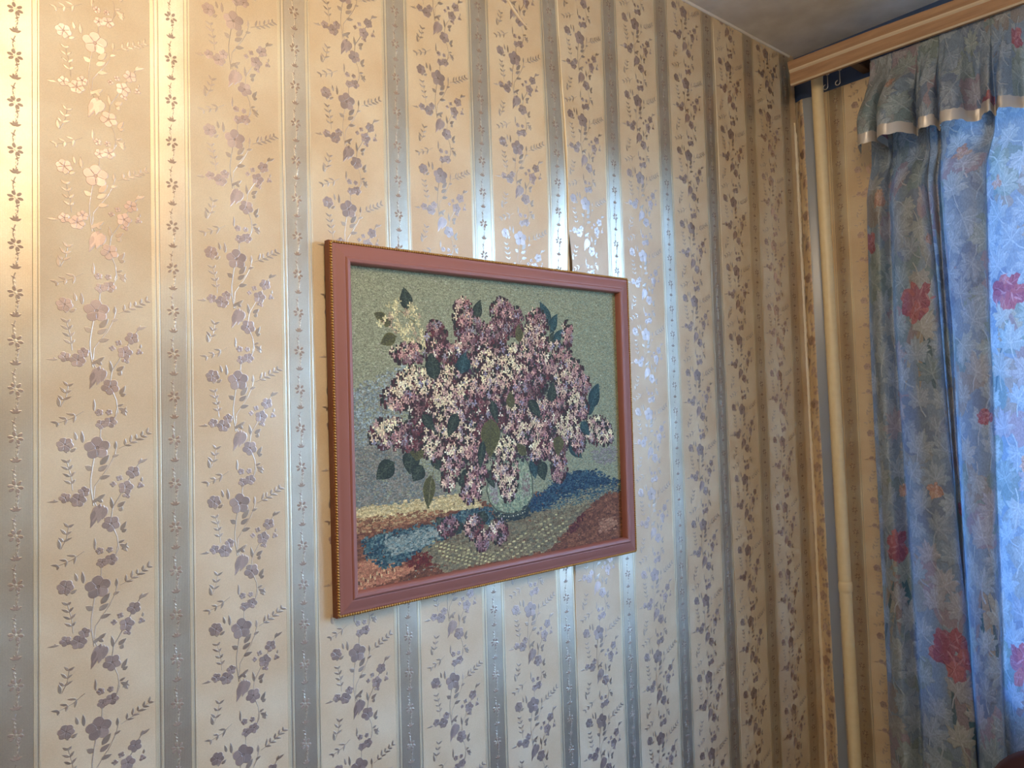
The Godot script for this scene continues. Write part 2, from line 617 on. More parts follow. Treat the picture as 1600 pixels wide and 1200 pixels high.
	put("torn_edge", sheet(6, 400, tpos, func(u, v): return Vector2(u, v * 60.0)), M.paper_edge, wall)

func seam_lip(wall: Node3D, x: float, y1: float, y0: float, w: float, lift: float, cy: float, cw: float) -> void:
	var pos := func(u, v):
		var y: float = lerpf(y1, y0, v)
		var ww := w * (0.55 + 0.45 * noise.get_noise_2d(y * 6.0, x * 50.0)) * smooth(0.0, 0.03, v) * smooth(1.0, 0.97, v) * (0.35 + 0.65 * bell(y, cy, cw))
		var a = u * 2.6
		return Vector3(x + ww * sin(a) * 0.9, y, 0.0032 + lift * bell(y, cy, cw) + ww * 0.5 * (1.0 - cos(a)) * 0.6)
	put("curled_edge", sheet(6, 160, pos, func(u, v): return Vector2(u, v)), M.paper_edge, wall)

# ------------------------------------------------------------------ the room
func build_room() -> void:
	var L := -3.2
	var D := 2.4
	var st := begin()
	box(st, Vector3(L - 0.2, -0.02, -0.2), Vector3(0.35, CEIL + 0.02, 0.0))
	struct("wall_left", done(st), M.plaster, "long wall papered in pale flowered stripes, the tapestry hangs on it", "wall")
	st = begin()
	box(st, Vector3(L - 0.2, 0, D), Vector3(0.35, CEIL, D + 0.2))
	struct("wall_front", done(st), M.wall, "plain wall behind the photographer facing the tapestry", "wall")
	st = begin()
	box(st, Vector3(L - 0.2, 0, 0), Vector3(L, CEIL, D))
	struct("wall_back", done(st), M.wall, "plain end wall opposite the curtained window", "wall")
	st = begin()
	box(st, Vector3(0, 0, 0), Vector3(0.35, CEIL, WIN[0]))
	box(st, Vector3(0, 0, WIN[1]), Vector3(0.35, CEIL, D))
	box(st, Vector3(0, 0, WIN[0]), Vector3(0.35, WIN[2], WIN[1]))
	box(st, Vector3(0, WIN[3], WIN[0]), Vector3(0.35, CEIL, WIN[1]))
	struct("wall_right", done(st), M.wall, "window wall with dim wallpaper beside the patterned curtain", "wall")
	st = begin()
	box(st, Vector3(L - 0.2, CEIL, -0.2), Vector3(0.35, CEIL + 0.2, D + 0.2))
	struct("ceiling", done(st), M.ceiling, "dull whitewashed ceiling above the striped wall", "ceiling")
	st = begin()
	box(st, Vector3(L - 0.2, -0.2, -0.2), Vector3(0.35, 0, D + 0.2))
	struct("floor", done(st), M.floor, "brown wooden floor below the picture", "floor")
	st = begin()
	box(st, Vector3(L, CEIL - 0.007, 0.0), Vector3(-0.03, CEIL, 0.006), 0.001)
	struct("trim_1", done(st), M.white_paint, "thin cream paper border where the striped wall meets the ceiling", "trim")

func build_window() -> void:
	var w := Node3D.new()
	w.name = "window_1"
	w.set_meta("kind", "structure")
	add_child(w)
	tag(w, "white framed window behind the patterned curtain", "window")
	var z0: float = WIN[0]
	var z1: float = WIN[1]
	var y0: float = WIN[2]
	var y1: float = WIN[3]
	var st := begin()
	var x0 := 0.16
	var x1 := 0.22
	box(st, Vector3(x0, y0, z0), Vector3(x1, y1, z0 + 0.035), 0.004)
	box(st, Vector3(x0, y0, z1 - 0.06), Vector3(x1, y1, z1), 0.004)
	box(st, Vector3(x0, y0, z0 + 0.035), Vector3(x1, y0 + 0.06, z1 - 0.06), 0.004)
	box(st, Vector3(x0, y1 - 0.04, z0 + 0.035), Vector3(x1, y1, z1 - 0.06), 0.004)
	put("window_frame", done(st), M.white_paint, w)
	st = begin()
	box(st, Vector3(x0, y0 + 0.06, 1.28), Vector3(x1, y1 - 0.04, 1.34), 0.004)
	put("mullion", done(st), M.white_paint, w)
	for r in [[z0 + 0.035, 1.28], [1.34, z1 - 0.06]]:
		st = begin()
		box(st, Vector3(0.188, y0 + 0.06, r[0]), Vector3(0.192, y1 - 0.04, r[1]))
		put("pane", done(st), M.glass, w)
	st = begin()
	box(st, Vector3(-0.06, y0 - 0.035, z0 - 0.05), Vector3(0.16, y0, z1 + 0.05), 0.006)
	put("window_sill", done(st), M.white_paint, w)

func ceiling_lamp(at: Vector3, energy: float, col: Color) -> void:
	var t := thing("ceiling_lamp", Vector3(at.x, CEIL, at.z), "warm white glass globe lamp hanging from the ceiling in the middle of the room", "lamp")
	var st := begin()
	tube(st, [Vector3(0, 0, 0), Vector3(0, -0.015, 0), Vector3(0, -0.03, 0)], [0.05, 0.05, 0.03], 24)
	put("ceiling_rose", done(st), plain(c8(200, 190, 170), 0.4), t)
	var drop := at.y - CEIL
	var r := 0.22
	st = begin()
	tube(st, [Vector3(0, -0.03, 0), Vector3(0, drop + r * 0.95, 0)], [0.006, 0.006], 10)
	put("stem", done(st), plain(c8(180, 150, 90), 0.3, 0.8), t)
	var s := SphereMesh.new()
	s.radius = r
	s.height = 2 * r
	var m := plain(c8(250, 240, 220), 0.4)
	m.emission_enabled = true
	m.emission = col
	m.emission_energy_multiplier = 1.0
	var g := put("globe", s, m, t)
	g.position = Vector3(0, drop, 0)
	var l := OmniLight3D.new()
	l.name = "bulb_light"
	l.light_color = col
	l.light_energy = energy
	l.light_size = r * 0.9
	l.omni_range = 8.0
	l.omni_attenuation = 2.0
	l.shadow_enabled = true
	l.position = Vector3(0, drop, 0)
	t.add_child(l)

# ------------------------------------------------------------------ the picture
func build_tapestry() -> void:
	var W := 0.6755
	var Hh := 0.5645
	var t := thing("framed_tapestry", Vector3(-1.0907, 1.5236, 0.0050), "framed woven tapestry of a lilac bouquet in a round vase, mauve frame with gold rope", "picture")
	t.rotation_degrees = Vector3(0.6, 0, 0.55)
	# profile of the moulding: [distance in from the outer edge, height off the wall]
	var prof := [[0.0, 0.0], [0.0, 0.0121], [0.0012, 0.0130], [0.0012, 0.0142], [0.0045, 0.0146], [0.0058, 0.0156], [0.0072, 0.0154], [0.011, 0.0166], [0.017, 0.0184], [0.0225, 0.0194], [0.0240, 0.0190], [0.0246, 0.0200], [0.0262, 0.0212], [0.0282, 0.0213], [0.0296, 0.0204], [0.0302, 0.0206], [0.0318, 0.0200], [0.0334, 0.0176], [0.0340, 0.0130], [0.0340, 0.0060]]
	var corner := func(i, r): return Vector2((W / 2 - r) * [-1, 1, 1, -1][i % 4], (Hh / 2 - r) * [1, 1, -1, -1][i % 4])
	for i in 4:
		var st := begin()
		var side := begin()
		for k in prof.size() - 1:
			var a: Vector2 = corner.call(i, prof[k][0])
			var b: Vector2 = corner.call(i + 1, prof[k][0])
			var c: Vector2 = corner.call(i, prof[k + 1][0])
			var d: Vector2 = corner.call(i + 1, prof[k + 1][0])
			var use := side if k < 2 else st
			use.set_smooth_group(-1 if k < 2 else (1 if k < 9 else 2))
			var deep: Vector2 = corner.call(i, 0.017)
			var deep2: Vector2 = corner.call(i + 1, 0.017)
			var mid := Vector3((deep.x + deep2.x) / 2, (deep.y + deep2.y) / 2, 0.006)
			face(use, [Vector3(a.x, a.y, prof[k][1]), Vector3(b.x, b.y, prof[k][1]), Vector3(d.x, d.y, prof[k + 1][1]), Vector3(c.x, c.y, prof[k + 1][1])], mid)
		var rail := put("frame_rail", done(st), M.frame, t)
		var sd := put("rail_side", done(side), M.frame_side, rail)
		sd.set_meta("label", "brown stained outer side")
		# twisted gold rope along the outer edge
		var rope := begin()
		var p0: Vector2 = corner.call(i, 0.0026)
		var p1: Vector2 = corner.call(i + 1, 0.0026)
		var n := int(p0.distance_to(p1) / 0.0042)
		var ball := SphereMesh.new()
		ball.radius = 0.0024
		ball.height = 0.0048
		ball.radial_segments = 8
		ball.rings = 4
		var dir := (p1 - p0).normalized()
		var ang := atan2(dir.y, dir.x)
		for q in n:
			var c := p0.lerp(p1, (q + 0.5) / n)
			var bs := Basis(Vector3(0, 0, 1), ang + 0.6) * Basis.from_scale(Vector3(1.15, 0.8, 0.9))
			rope.append_from(ball, 0, Transform3D(bs, Vector3(c.x, c.y, 0.0148)))
		var ro := put("gold_rope", rope.commit(), M.gold, rail)
		ro.set_meta("kind", "stuff")
		ro.set_meta("label", "gilded beaded rope edging")
	var m := StandardMaterial3D.new()
	var im := paint_tapestry()
	m.albedo_texture = ImageTexture.create_from_image(im)
	m.roughness = 0.85
	var wv := Image.create(64, 64, false, Image.FORMAT_RGB8)
	for y in 64:
		for x in 64:
			var h := 0.5 + 0.25 * sin(TAU * x / 8.0 + (PI if (y / 8) % 2 == 0 else 0.0)) + 0.25 * sin(TAU * y / 8.0)
			wv.set_pixel(x, y, Color(h, h, h))
	wv.bump_map_to_normal_map(4.0)
	var cloth := begin()
	var w := W / 2 - 0.033
	var h := Hh / 2 - 0.033
	cloth.set_smooth_group(-1)
	for q in [[-1, 1], [1, 1], [1, -1], [-1, 1], [1, -1], [-1, -1]]:
		cloth.set_uv(Vector2((q[0] + 1) / 2.0, (1 - q[1]) / 2.0))
		cloth.add_vertex(Vector3(q[0] * w, q[1] * h, 0.0072))
	cloth.index()
	cloth.generate_normals()
	cloth.generate_tangents()
	put("tapestry_cloth", cloth.commit(), m, t)
	var back := begin()
	box(back, Vector3(-w, -h, 0.002), Vector3(w, h, 0.0066))
	put("backing_board", done(back), plain(c8(120, 90, 60), 0.9), t)

func paint_tapestry() -> Image:
	var im := Image.create(1260, 1020, false, Image.FORMAT_RGB8)
	var r := RandomNumberGenerator.new()
	r.seed = 11
	var S := Vector2(1.26, 1.02)
	var A := [im]
	im.fill(c8(140, 142, 112))
	var dab := func(x, y, w, h, c): im.fill_rect(Rect2i(int(x * S.x), int(y * S.y), maxi(1, int(w)), maxi(1, int(h))), c)
	# woven ground: thousands of short threads in neighbouring tones
	for k in 26000:
		var x := r.randf() * 1000.0
		var y := r.randf() * 1000.0
		var t := noise.get_noise_2d(x * 0.004, y * 0.006) * 0.5 + 0.5
		var c := c8(146, 148, 116).lerp(c8(130, 144, 122), clampf(x / 1000.0 + t - 0.5, 0, 1))
		c = c.lerp(c8(116, 130, 112), clampf((y - 200) / 600.0, 0, 1) * 0.6)
		if x < 260:
			var q := smoothstep(300.0, 480.0, y + 90.0 * (t - 0.5))
			c = c.lerp([c8(128, 124, 108), c8(112, 112, 100), c8(140, 150, 142), c8(120, 140, 138)][r.randi() % 4], q * 0.85)
		if r.randf() < 0.05:
			c = c.darkened(0.25)
		elif r.randf() < 0.06:
			c = c.lerp(c8(190, 178, 160), 0.6)
		c = c * (0.93 + 0.14 * r.randf())
		dab.call(x, y, 2 + r.randf() * 8, 2 + r.randf() * 2, c)
	var area := func(pts, cols, n, jw, jh):
		# an area of the design, its edge stepped by the stitches
		var pg := PackedVector2Array()
		for p in pts:
			pg.append(Vector2(p[0], p[1]))
		var lo := pg[0]
		var hi := pg[0]
		for p in pg:
			lo = lo.min(p)
			hi = hi.max(p)
		for k in n:
			var q := Vector2(r.randf_range(lo.x, hi.x), r.randf_range(lo.y, hi.y))
			var rag := Vector2(noise.get_noise_2d(q.x * 0.06, q.y * 0.06), noise.get_noise_2d(q.x * 0.05 + 90.0, q.y * 0.07)) * 22.0 + Vector2(r.randf_range(-7, 7), r.randf_range(-5, 5))
			if Geometry2D.is_point_in_polygon(q + rag, pg):
				var c: Color = cols[r.randi() % cols.size()]
				dab.call(q.x - jw / 2, q.y - jh / 2, jw * (0.5 + r.randf()), jh * (0.5 + r.randf()), c * (0.9 + 0.2 * r.randf()))
	var grey := [c8(124, 120, 106), c8(116, 118, 108), c8(134, 128, 112), c8(108, 118, 112)]
	area.call([[-3, 556], [94, 544], [251, 690], [330, 752], [-9, 750]], grey, 3600, 10, 6)
	area.call([[22, 381], [176, 301], [215, 364], [133, 500], [38, 560], [-1, 556], [1, 400]], [c8(140, 154, 150), c8(122, 132, 124), c8(112, 122, 118), c8(150, 160, 152), c8(126, 124, 110)], 2600, 7, 6)
	area.call([[862, 642], [938, 623], [993, 641], [967, 690], [890, 695]], [c8(132, 124, 118), c8(124, 124, 112)], 400, 12, 5)
	# table top
	var ochre := [c8(196, 178, 126), c8(206, 188, 138), c8(180, 158, 108)]
	var brown := [c8(120, 78, 54), c8(104, 66, 48), c8(132, 88, 62), c8(96, 60, 44)]
	area.call([[-9, 790], [1010, 770], [1021, 1035], [-13, 1035]], brown, 9000, 16, 9)
	area.call([[-9, 750], [91, 755], [209, 750], [358, 742], [409, 800], [250, 799], [129, 795], [-10, 789]], ochre, 2600, 12, 5)
	area.call([[-18, 780], [91, 784], [188, 790], [292, 795], [208, 812], [90, 822], [-10, 830]], [c8(150, 104, 72), c8(170, 140, 96), c8(120, 84, 60)], 900, 12, 5)
	area.call([[-2, 912], [43, 911], [127, 950], [180, 968], [107, 985], [33, 990], [-3, 1010]], [c8(172, 116, 84), c8(160, 104, 76), c8(180, 128, 92)], 1400, 14, 7)
	# cloth
	var teal := [c8(48, 76, 82), c8(38, 62, 74), c8(70, 98, 98), c8(96, 118, 112)]
	var lace := [c8(122, 112, 84), c8(108, 104, 82), c8(134, 124, 92), c8(112, 98, 74)]
	area.call([[187, 893], [291, 876], [497, 826], [675, 824], [917, 815], [813, 873], [741, 935], [671, 995], [289, 992], [247, 957]], lace, 7000, 14, 8)
	area.call([[25, 853], [90, 836], [249, 835], [358, 800], [438, 800], [449, 852], [291, 870], [207, 900], [146, 940], [98, 946], [43, 905]], teal, 5200, 9, 7)
	area.call([[90, 861], [208, 849], [335, 840], [270, 872], [167, 910], [112, 905]], [c8(130, 140, 128), c8(110, 130, 124), c8(146, 150, 134)], 1100, 10, 6)
	area.call([[560, 800], [640, 781], [731, 728], [788, 710], [870, 716], [950, 760], [1012, 778], [1011, 805], [785, 825], [675, 835], [583, 842]], [c8(34, 58, 78), c8(28, 50, 68), c8(46, 74, 88), c8(60, 88, 96)], 5200, 10, 6)
	area.call([[700, 806], [873, 782], [1012, 773], [1014, 818], [843, 838], [640, 845]], [c8(150, 140, 104), c8(90, 108, 100), c8(66, 92, 96), c8(120, 120, 96)], 1300, 11, 4)
	# stepped cream stitches of the cloth border
	for row in 5:
		for k in 22:
			var t := k / 21.0
			var x := lerpf(470.0, 800.0, t) + row * 22.0 - 30.0
			var y := lerpf(985.0, 845.0, pow(t, 0.9)) + row * 16.0 - 14.0
			if y < 992 and x < 720 + 130 * (1 - t) and r.randf() < 0.8:
				dab.call(x, y, 13, 6, c8(186, 174, 122) * (0.88 + 0.24 * r.randf()))
		for k in 16:
			var t := k / 15.0
			var x := lerpf(236.0, 430.0, t) + row * 10.0
			var y := lerpf(906.0, 985.0, t) + row * 17.0 - 20.0
			if y < 990 and r.randf() < 0.85:
				dab.call(x, y, 11, 6, c8(182, 172, 120) * (0.88 + 0.24 * r.randf()))
	area.call([[745, 935], [820, 880], [918, 818], [1027, 808], [1021, 1035], [660, 1004]], brown, 3600, 15, 9)
	area.call([[894, 923], [931, 911], [977, 924], [961, 947], [923, 966], [887, 955]], [c8(160, 118, 90), c8(140, 98, 74)], 260, 16, 6)
	area.call([[740, 940], [800, 885], [830, 876], [800, 905], [760, 950]], [c8(92, 46, 42), c8(80, 40, 40)], 260, 8, 8)
	area.call([[150, 950], [200, 920], [240, 950], [190, 965]], [c8(104, 42, 36), c8(90, 40, 36)], 200, 8, 8)
	# vase
	area.call([[464, 629], [440, 683], [427, 737], [436, 783], [461, 816], [497, 833], [541, 837], [576, 821], [602, 783], [604, 725], [589, 665], [570, 632]], [c8(146, 156, 122), c8(124, 140, 112), c8(160, 164, 132), c8(108, 126, 106)], 5200, 7, 9)
	area.call([[447, 684], [441, 750], [459, 793], [469, 754], [466, 697]], [c8(160, 164, 146), c8(140, 126, 122), c8(150, 150, 138)], 420, 6, 8)
	area.call([[579, 687], [593, 735], [582, 780], [559, 789], [568, 732]], [c8(132, 108, 104), c8(150, 156, 132), c8(120, 120, 104)], 380, 6, 8)
	area.call([[453, 815], [500, 836], [550, 838], [590, 815], [580, 857], [520, 862], [453, 843]], [c8(52, 66, 64), c8(40, 54, 58)], 500, 10, 5)
	for k in 12:
		dab.call(468 + k * 9, 834 + 9 * sin(k / 11.0 * PI), 6, 5, c8(190, 184, 156) if k % 2 == 0 else c8(110, 116, 96))
	var rim := []
	for p in [[464, 629], [440, 683], [427, 737], [436, 783], [461, 816], [497, 833], [541, 837], [576, 821], [602, 783], [604, 725], [589, 665], [570, 632]]:
		rim.append(Vector2(p[0], p[1]) * S)
	fill(A, [c8(78, 84, 70)], stroke(rim, 5))
	# dark heart of the bouquet
	area.call([[215, 470], [320, 300], [480, 220], [600, 250], [760, 400], [840, 480], [800, 600], [700, 660], [560, 640], [430, 640], [330, 640], [220, 560]], [c8(58, 52, 56), c8(50, 58, 54), c8(84, 56, 72), c8(70, 76, 66)], 6500, 9, 9)
	# leaves: base, tip, half width, tone
	var tones := [[c8(44, 56, 48), c8(60, 70, 54), c8(36, 46, 44)], [c8(84, 84, 50), c8(66, 66, 42), c8(104, 100, 62)], [c8(40, 66, 68), c8(54, 82, 78), c8(34, 52, 58)]]
	var LV := [[178, 128, 167, 62, 21, 0], [111, 165, 77, 148, 14, 1], [122, 183, 103, 159, 14, 1], [137, 215, 95, 240, 18, 1], [403, 145, 420, 82, 18, 0], [695, 144, 659, 71, 21, 2], [694, 176, 723, 111, 18, 2], [710, 216, 744, 167, 16, 2], [674, 253, 705, 180, 16, 0], [570, 220, 564, 157, 18, 1]]
	LV.append_array([[257, 355, 250, 269, 30, 0], [299, 345, 309, 284, 23, 1], [348, 334, 362, 262, 30, 2], [288, 366, 300, 312, 23, 0], [712, 374, 704, 471, 18, 2], [866, 466, 901, 378, 28, 2], [836, 477, 881, 459, 23, 2], [528, 463, 524, 398, 23, 1], [517, 405, 528, 451, 21, 0], [721, 569, 711, 636, 28, 1]])
	LV.append_array([[762, 596, 812, 655, 23, 2], [122, 617, 74, 662, 28, 0], [181, 582, 170, 653, 30, 0], [202, 573, 191, 614, 28, 1], [211, 637, 182, 679, 25, 0], [235, 671, 225, 768, 21, 1], [253, 599, 265, 653, 23, 0], [338, 683, 355, 717, 21, 0], [371, 675, 337, 698, 21, 0], [639, 658, 650, 725, 25, 0], [605, 643, 614, 714, 18, 2], [270, 817, 258, 836, 18, 0], [324, 832, 317, 874, 21, 0], [414, 813, 402, 856, 25, 0], [433, 671, 451, 729, 16, 0]])
	var put_leaf := func(l):
		var a := Vector2(l[0], l[1]) * S
		var b := a + (Vector2(l[2], l[3]) * S - a) * 1.1
		var tn: Array = tones[l[5]]
		var wd: float = l[4] * 1.08
		fill(A, [tn[2]], leaf(a, b, wd + 2.5))
		fill(A, [tn[0]], leaf(a, b, wd))
		var d := b - a
		var n := Vector2(-d.y, d.x).normalized()
		for k in 60:
			var t := r.randf()
			var o := (r.randf() - 0.5) * 2.0 * wd * 0.8 * sin(PI * t)
			var q := a + d * t + n * o
			im.fill_rect(Rect2i(int(q.x), int(q.y), 3 + r.randi() % 6, 3), tn[1 if o > 0 else 0].lightened(0.12 * r.randf()))
		fill(A, [tn[1].lightened(0.06)], stroke([a, a + d * 0.9], 3))
		for k in 3:
			var p := a + d * (0.25 + 0.2 * k)
			for s in [-1.0, 1.0]:
				fill(A, [tn[1].lightened(0.03)], stroke([p, p + d * 0.14 + n * s * wd * 0.6], 2))
	for l in LV:
		put_leaf.call(l)
	# stalks
	for s in [[[330, 340], [200, 170], [150, 130]], [[250, 640], [235, 700], [228, 760]], [[640, 330], [690, 220], [694, 150]]]:
		var q := []
		for p in s:
			q.append(Vector2(p[0], p[1]) * S)
		fill(A, [c8(112, 108, 76)], stroke(q, 4))
	# lilac heads: x, y, half width, half height, tone
	var CL := [[150, 153, 68, 54, 5], [217, 217, 54, 51, 5], [176, 270, 57, 33, 2], [267, 216, 34, 56, 0], [301, 269, 48, 30, 1], [360, 136, 34, 62, 2], [391, 190, 56, 49, 1], [378, 246, 46, 44, 1], [460, 245, 53, 54, 2], [501, 113, 39, 51, 2], [534, 139, 50, 56, 1], [485, 187, 44, 46, 1], [512, 278, 55, 41, 0], [641, 146, 43, 53, 1], [624, 207, 53, 57, 3], [771, 178, 23, 49, 2], [582, 278, 67, 56, 3]]
	CL.append_array([[659, 313, 59, 48, 1], [719, 277, 67, 63, 2], [791, 321, 46, 45, 2], [767, 375, 70, 55, 3], [435, 290, 47, 40, 4], [506, 347, 100, 78, 4], [457, 392, 68, 68, 3], [606, 372, 64, 58, 1], [195, 374, 66, 58, 4], [144, 414, 52, 37, 3], [278, 344, 30, 34, 3], [321, 377, 58, 70, 3], [376, 401, 50, 57, 3], [277, 441, 56, 51, 4], [214, 448, 41, 38, 0], [398, 457, 46, 44, 0], [578, 465, 74, 58, 1]])
	CL.append_array([[655, 493, 72, 63, 2], [737, 473, 64, 55, 1], [808, 463, 46, 55, 3], [114, 525, 59, 49, 4], [172, 540, 53, 45, 1], [203, 500, 33, 38, 0], [254, 556, 42, 63, 4], [308, 507, 53, 56, 3], [351, 564, 68, 65, 3], [383, 611, 55, 48, 2], [431, 526, 38, 49, 0], [527, 497, 60, 50, 3], [602, 560, 70, 58, 3], [632, 622, 37, 38, 3], [501, 599, 44, 36, 4], [763, 543, 55, 57, 4], [805, 600, 29, 40, 2], [894, 556, 62, 54, 3]])
	CL.append_array([[932, 584, 34, 34, 4], [706, 616, 38, 53, 1], [716, 690, 33, 53, 2], [305, 647, 31, 64, 3], [294, 699, 22, 26, 3], [393, 689, 37, 40, 2], [370, 741, 36, 35, 2], [500, 678, 49, 50, 3], [511, 737, 32, 50, 4], [479, 483, 34, 41, 0], [839, 377, 29, 35, 2], [291, 848, 32, 30, 1], [379, 863, 36, 39, 1], [406, 912, 23, 31, 2], [467, 893, 34, 40, 2]])
	var dark := [c8(74, 52, 54), c8(56, 46, 46), c8(90, 54, 56), c8(54, 60, 54)]
	var pal := [[c8(92, 60, 62), c8(72, 50, 54), c8(122, 88, 84), c8(104, 54, 56)], [c8(142, 108, 106), c8(112, 84, 88), c8(172, 138, 124), c8(140, 132, 134)], [c8(186, 142, 128), c8(160, 114, 110), c8(206, 168, 146), c8(136, 102, 108)], [c8(208, 176, 150), c8(180, 142, 132), c8(158, 142, 144), c8(222, 202, 164)], [c8(226, 210, 164), c8(212, 190, 152), c8(234, 220, 178), c8(178, 146, 134)], [c8(212, 202, 150), c8(190, 180, 132), c8(172, 150, 122), c8(200, 188, 140)]]
	for c in CL:
		var n := int(c[2] * c[3] * 0.045) + 24
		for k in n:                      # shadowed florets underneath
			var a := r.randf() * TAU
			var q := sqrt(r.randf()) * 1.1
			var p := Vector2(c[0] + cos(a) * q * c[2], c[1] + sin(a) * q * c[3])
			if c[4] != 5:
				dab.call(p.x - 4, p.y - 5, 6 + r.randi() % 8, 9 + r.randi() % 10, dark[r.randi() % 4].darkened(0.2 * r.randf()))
		var light: bool = c[4] == 5
		for k in int(n * (0.30 if light else 0.40)):
			# one floret: crossed stitches in close tones, paler towards the upper left of its head
			var a := r.randf() * TAU
			var q := sqrt(r.randf())
			var off := Vector2(cos(a) * q, sin(a) * q)
			var p := Vector2(c[0] + off.x * c[2], c[1] + off.y * c[3]) * S
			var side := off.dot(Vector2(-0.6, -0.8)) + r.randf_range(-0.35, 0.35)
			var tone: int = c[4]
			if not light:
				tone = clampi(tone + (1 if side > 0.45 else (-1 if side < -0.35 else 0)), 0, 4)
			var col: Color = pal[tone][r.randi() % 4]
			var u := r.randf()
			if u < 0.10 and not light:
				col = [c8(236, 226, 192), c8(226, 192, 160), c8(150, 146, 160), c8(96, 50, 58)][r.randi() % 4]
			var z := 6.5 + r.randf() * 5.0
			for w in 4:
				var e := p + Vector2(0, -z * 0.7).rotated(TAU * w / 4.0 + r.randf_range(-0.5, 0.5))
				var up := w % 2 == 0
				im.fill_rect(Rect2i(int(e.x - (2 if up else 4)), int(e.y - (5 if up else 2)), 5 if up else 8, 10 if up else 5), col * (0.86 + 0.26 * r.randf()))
			if r.randf() < 0.4:
				im.fill_rect(Rect2i(int(p.x) - 1, int(p.y) - 1, 3, 3), dark[r.randi() % 4])

	# leaves lying over the flowers
	for l in [[450, 493, 443, 616, 39, 1], [419, 569, 406, 657, 14, 0], [348, 334, 362, 268, 24, 2], [257, 355, 250, 275, 26, 0], [528, 458, 524, 404, 17, 1], [570, 215, 564, 160, 16, 1], [600, 430, 640, 490, 20, 0], [330, 470, 300, 540, 20, 0], [690, 440, 700, 372, 20, 0], [580, 630, 548, 590, 15, 1], [215, 470, 250, 520, 16, 0], [455, 430, 470, 500, 15, 0], [820, 520, 850, 570, 20, 2], [721, 569, 711, 636, 24, 1], [866, 466, 901, 385, 24, 2]]:
		put_leaf.call(l)
	# illegible woven signature, lower left
	var sx := 12.0
	for k in 17:
		dab.call(sx, 972 + 8 * sin(k * 2.1) - k * 1.6, 4, 8 + 6 * r.randf(), c8(206, 184, 130) if k % 3 else c8(74, 58, 46))
		sx += 5.5 + 2.0 * r.randf()
	grain(im, 0.16, 3, 3, 3)
	grain(im, 0.07, 9, 3, 9)
	return im

# ------------------------------------------------------------------ window dressing
func build_cornice() -> void:
	var t := thing("curtain_cornice", Vector3(0, 0, 0), "tan wooden curtain cornice with stepped moulding just under the ceiling above the curtain", "cornice")
	# profile: [out from the window wall, height], seen end-on
	var prof := [[0.118, 0.0], [0.127, 0.0], [0.130, 0.004], [0.130, 0.032], [0.1335, 0.036], [0.1335, 0.040], [0.137, 0.046], [0.140, 0.058], [0.138, 0.0605], [0.118, 0.0605]]
	var st := begin()
	var edge := begin()
	var stations := [[0.058, 1.0, 0.0, 0.0], [0.27, 0.97, -0.0025, 0.0], [0.49, 0.91, -0.006, 0.003], [0.62, 0.91, -0.008, 0.004], [1.95, 0.91, -0.016, 0.004]]
	var at := func(s, k): return Vector3(-prof[k][0] + s[3], 2.3676 + s[2] + prof[k][1] * s[1], s[0])
	for i in stations.size() - 1:
		for k in prof.size():
			var k2 := (k + 1) % prof.size()
			var a: Vector3 = at.call(stations[i], k)
			var b: Vector3 = at.call(stations[i + 1], k)
			var c: Vector3 = at.call(stations[i + 1], k2)
			var d: Vector3 = at.call(stations[i], k2)
			var mid := Vector3(-0.125, 2.395, (stations[i][0] + stations[i + 1][0]) / 2.0)
			var use := edge if k in [1, 3, 4] else st
			use.set_smooth_group(-1)
			face(use, [a, b, c, d], mid)
	for e in [0, stations.size() - 1]:
		var p := []
		for k in prof.size():
			p.append(at.call(stations[e], k))
		st.set_smooth_group(-1)
		face(st, p, Vector3(-0.125, 2.395, 1.0))
	put("front_board", done(st), M.wood, t)
	put("moulding_bead", done(edge), M.wood_highlight, t).set_meta("label", "paler edges of the moulding, highlight painted into the colour")
	for z in [0.20, 1.0, 1.85]:
		st = begin()
		box(st, Vector3(-0.119, 2.385, z - 0.012), Vector3(0.0, 2.412, z + 0.012), 0.002)
		put("bracket", done(st), M.dark_wood, t)
	var rail := begin()
	box(rail, Vector3(-0.096, 2.392, 0.07), Vector3(-0.084, 2.404, 1.9), 0.002)
	put("curtain_rail", done(rail), M.steel, t)

const CZ := [[0.232, 0.275, 0.282, 0.309, 0.359, 0.373, 0.366, 0.393, 0.391, 0.417, 0.467, 0.503, 0.487, 0.520, 0.566, 0.600], [0.223, 0.262, 0.275, 0.301, 0.361, 0.390, 0.379, 0.402, 0.400, 0.426, 0.469, 0.494, 0.478, 0.519, 0.572, 0.610], [0.224, 0.269, 0.288, 0.313, 0.380, 0.413, 0.400, 0.411, 0.403, 0.428, 0.461, 0.483, 0.468, 0.504, 0.562, 0.620]]
const CD := [0.11, 0.14, 0.10, 0.14, 0.16, 0.145, 0.10, 0.125, 0.095, 0.15, 0.175, 0.16, 0.10, 0.125, 0.13, 0.11]

func curtain_point(s: float, y: float) -> Vector3:
	# s: 0..15 along the folds
	var z0 := spline(CZ[0], s)
	var z1 := spline(CZ[1], s)
	var z2 := spline(CZ[2], s)
	var z := lerpf(z0, z1, (2.08 - y) / 0.36) if y > 1.72 else lerpf(z1, z2, clampf((1.72 - y) / 0.70, 0.0, 1.25))
	var d := spline(CD, s)
	d = lerpf(d, 0.078 + (d - 0.12) * 0.25, smooth(2.02, 2.135, y))
	d += 0.004 * noise.get_noise_2d(s * 1.3, y * 2.5)
	return Vector3(-d, y, z + 0.003 * noise.get_noise_2d(s * 0.9 + 40.0, y * 2.0))

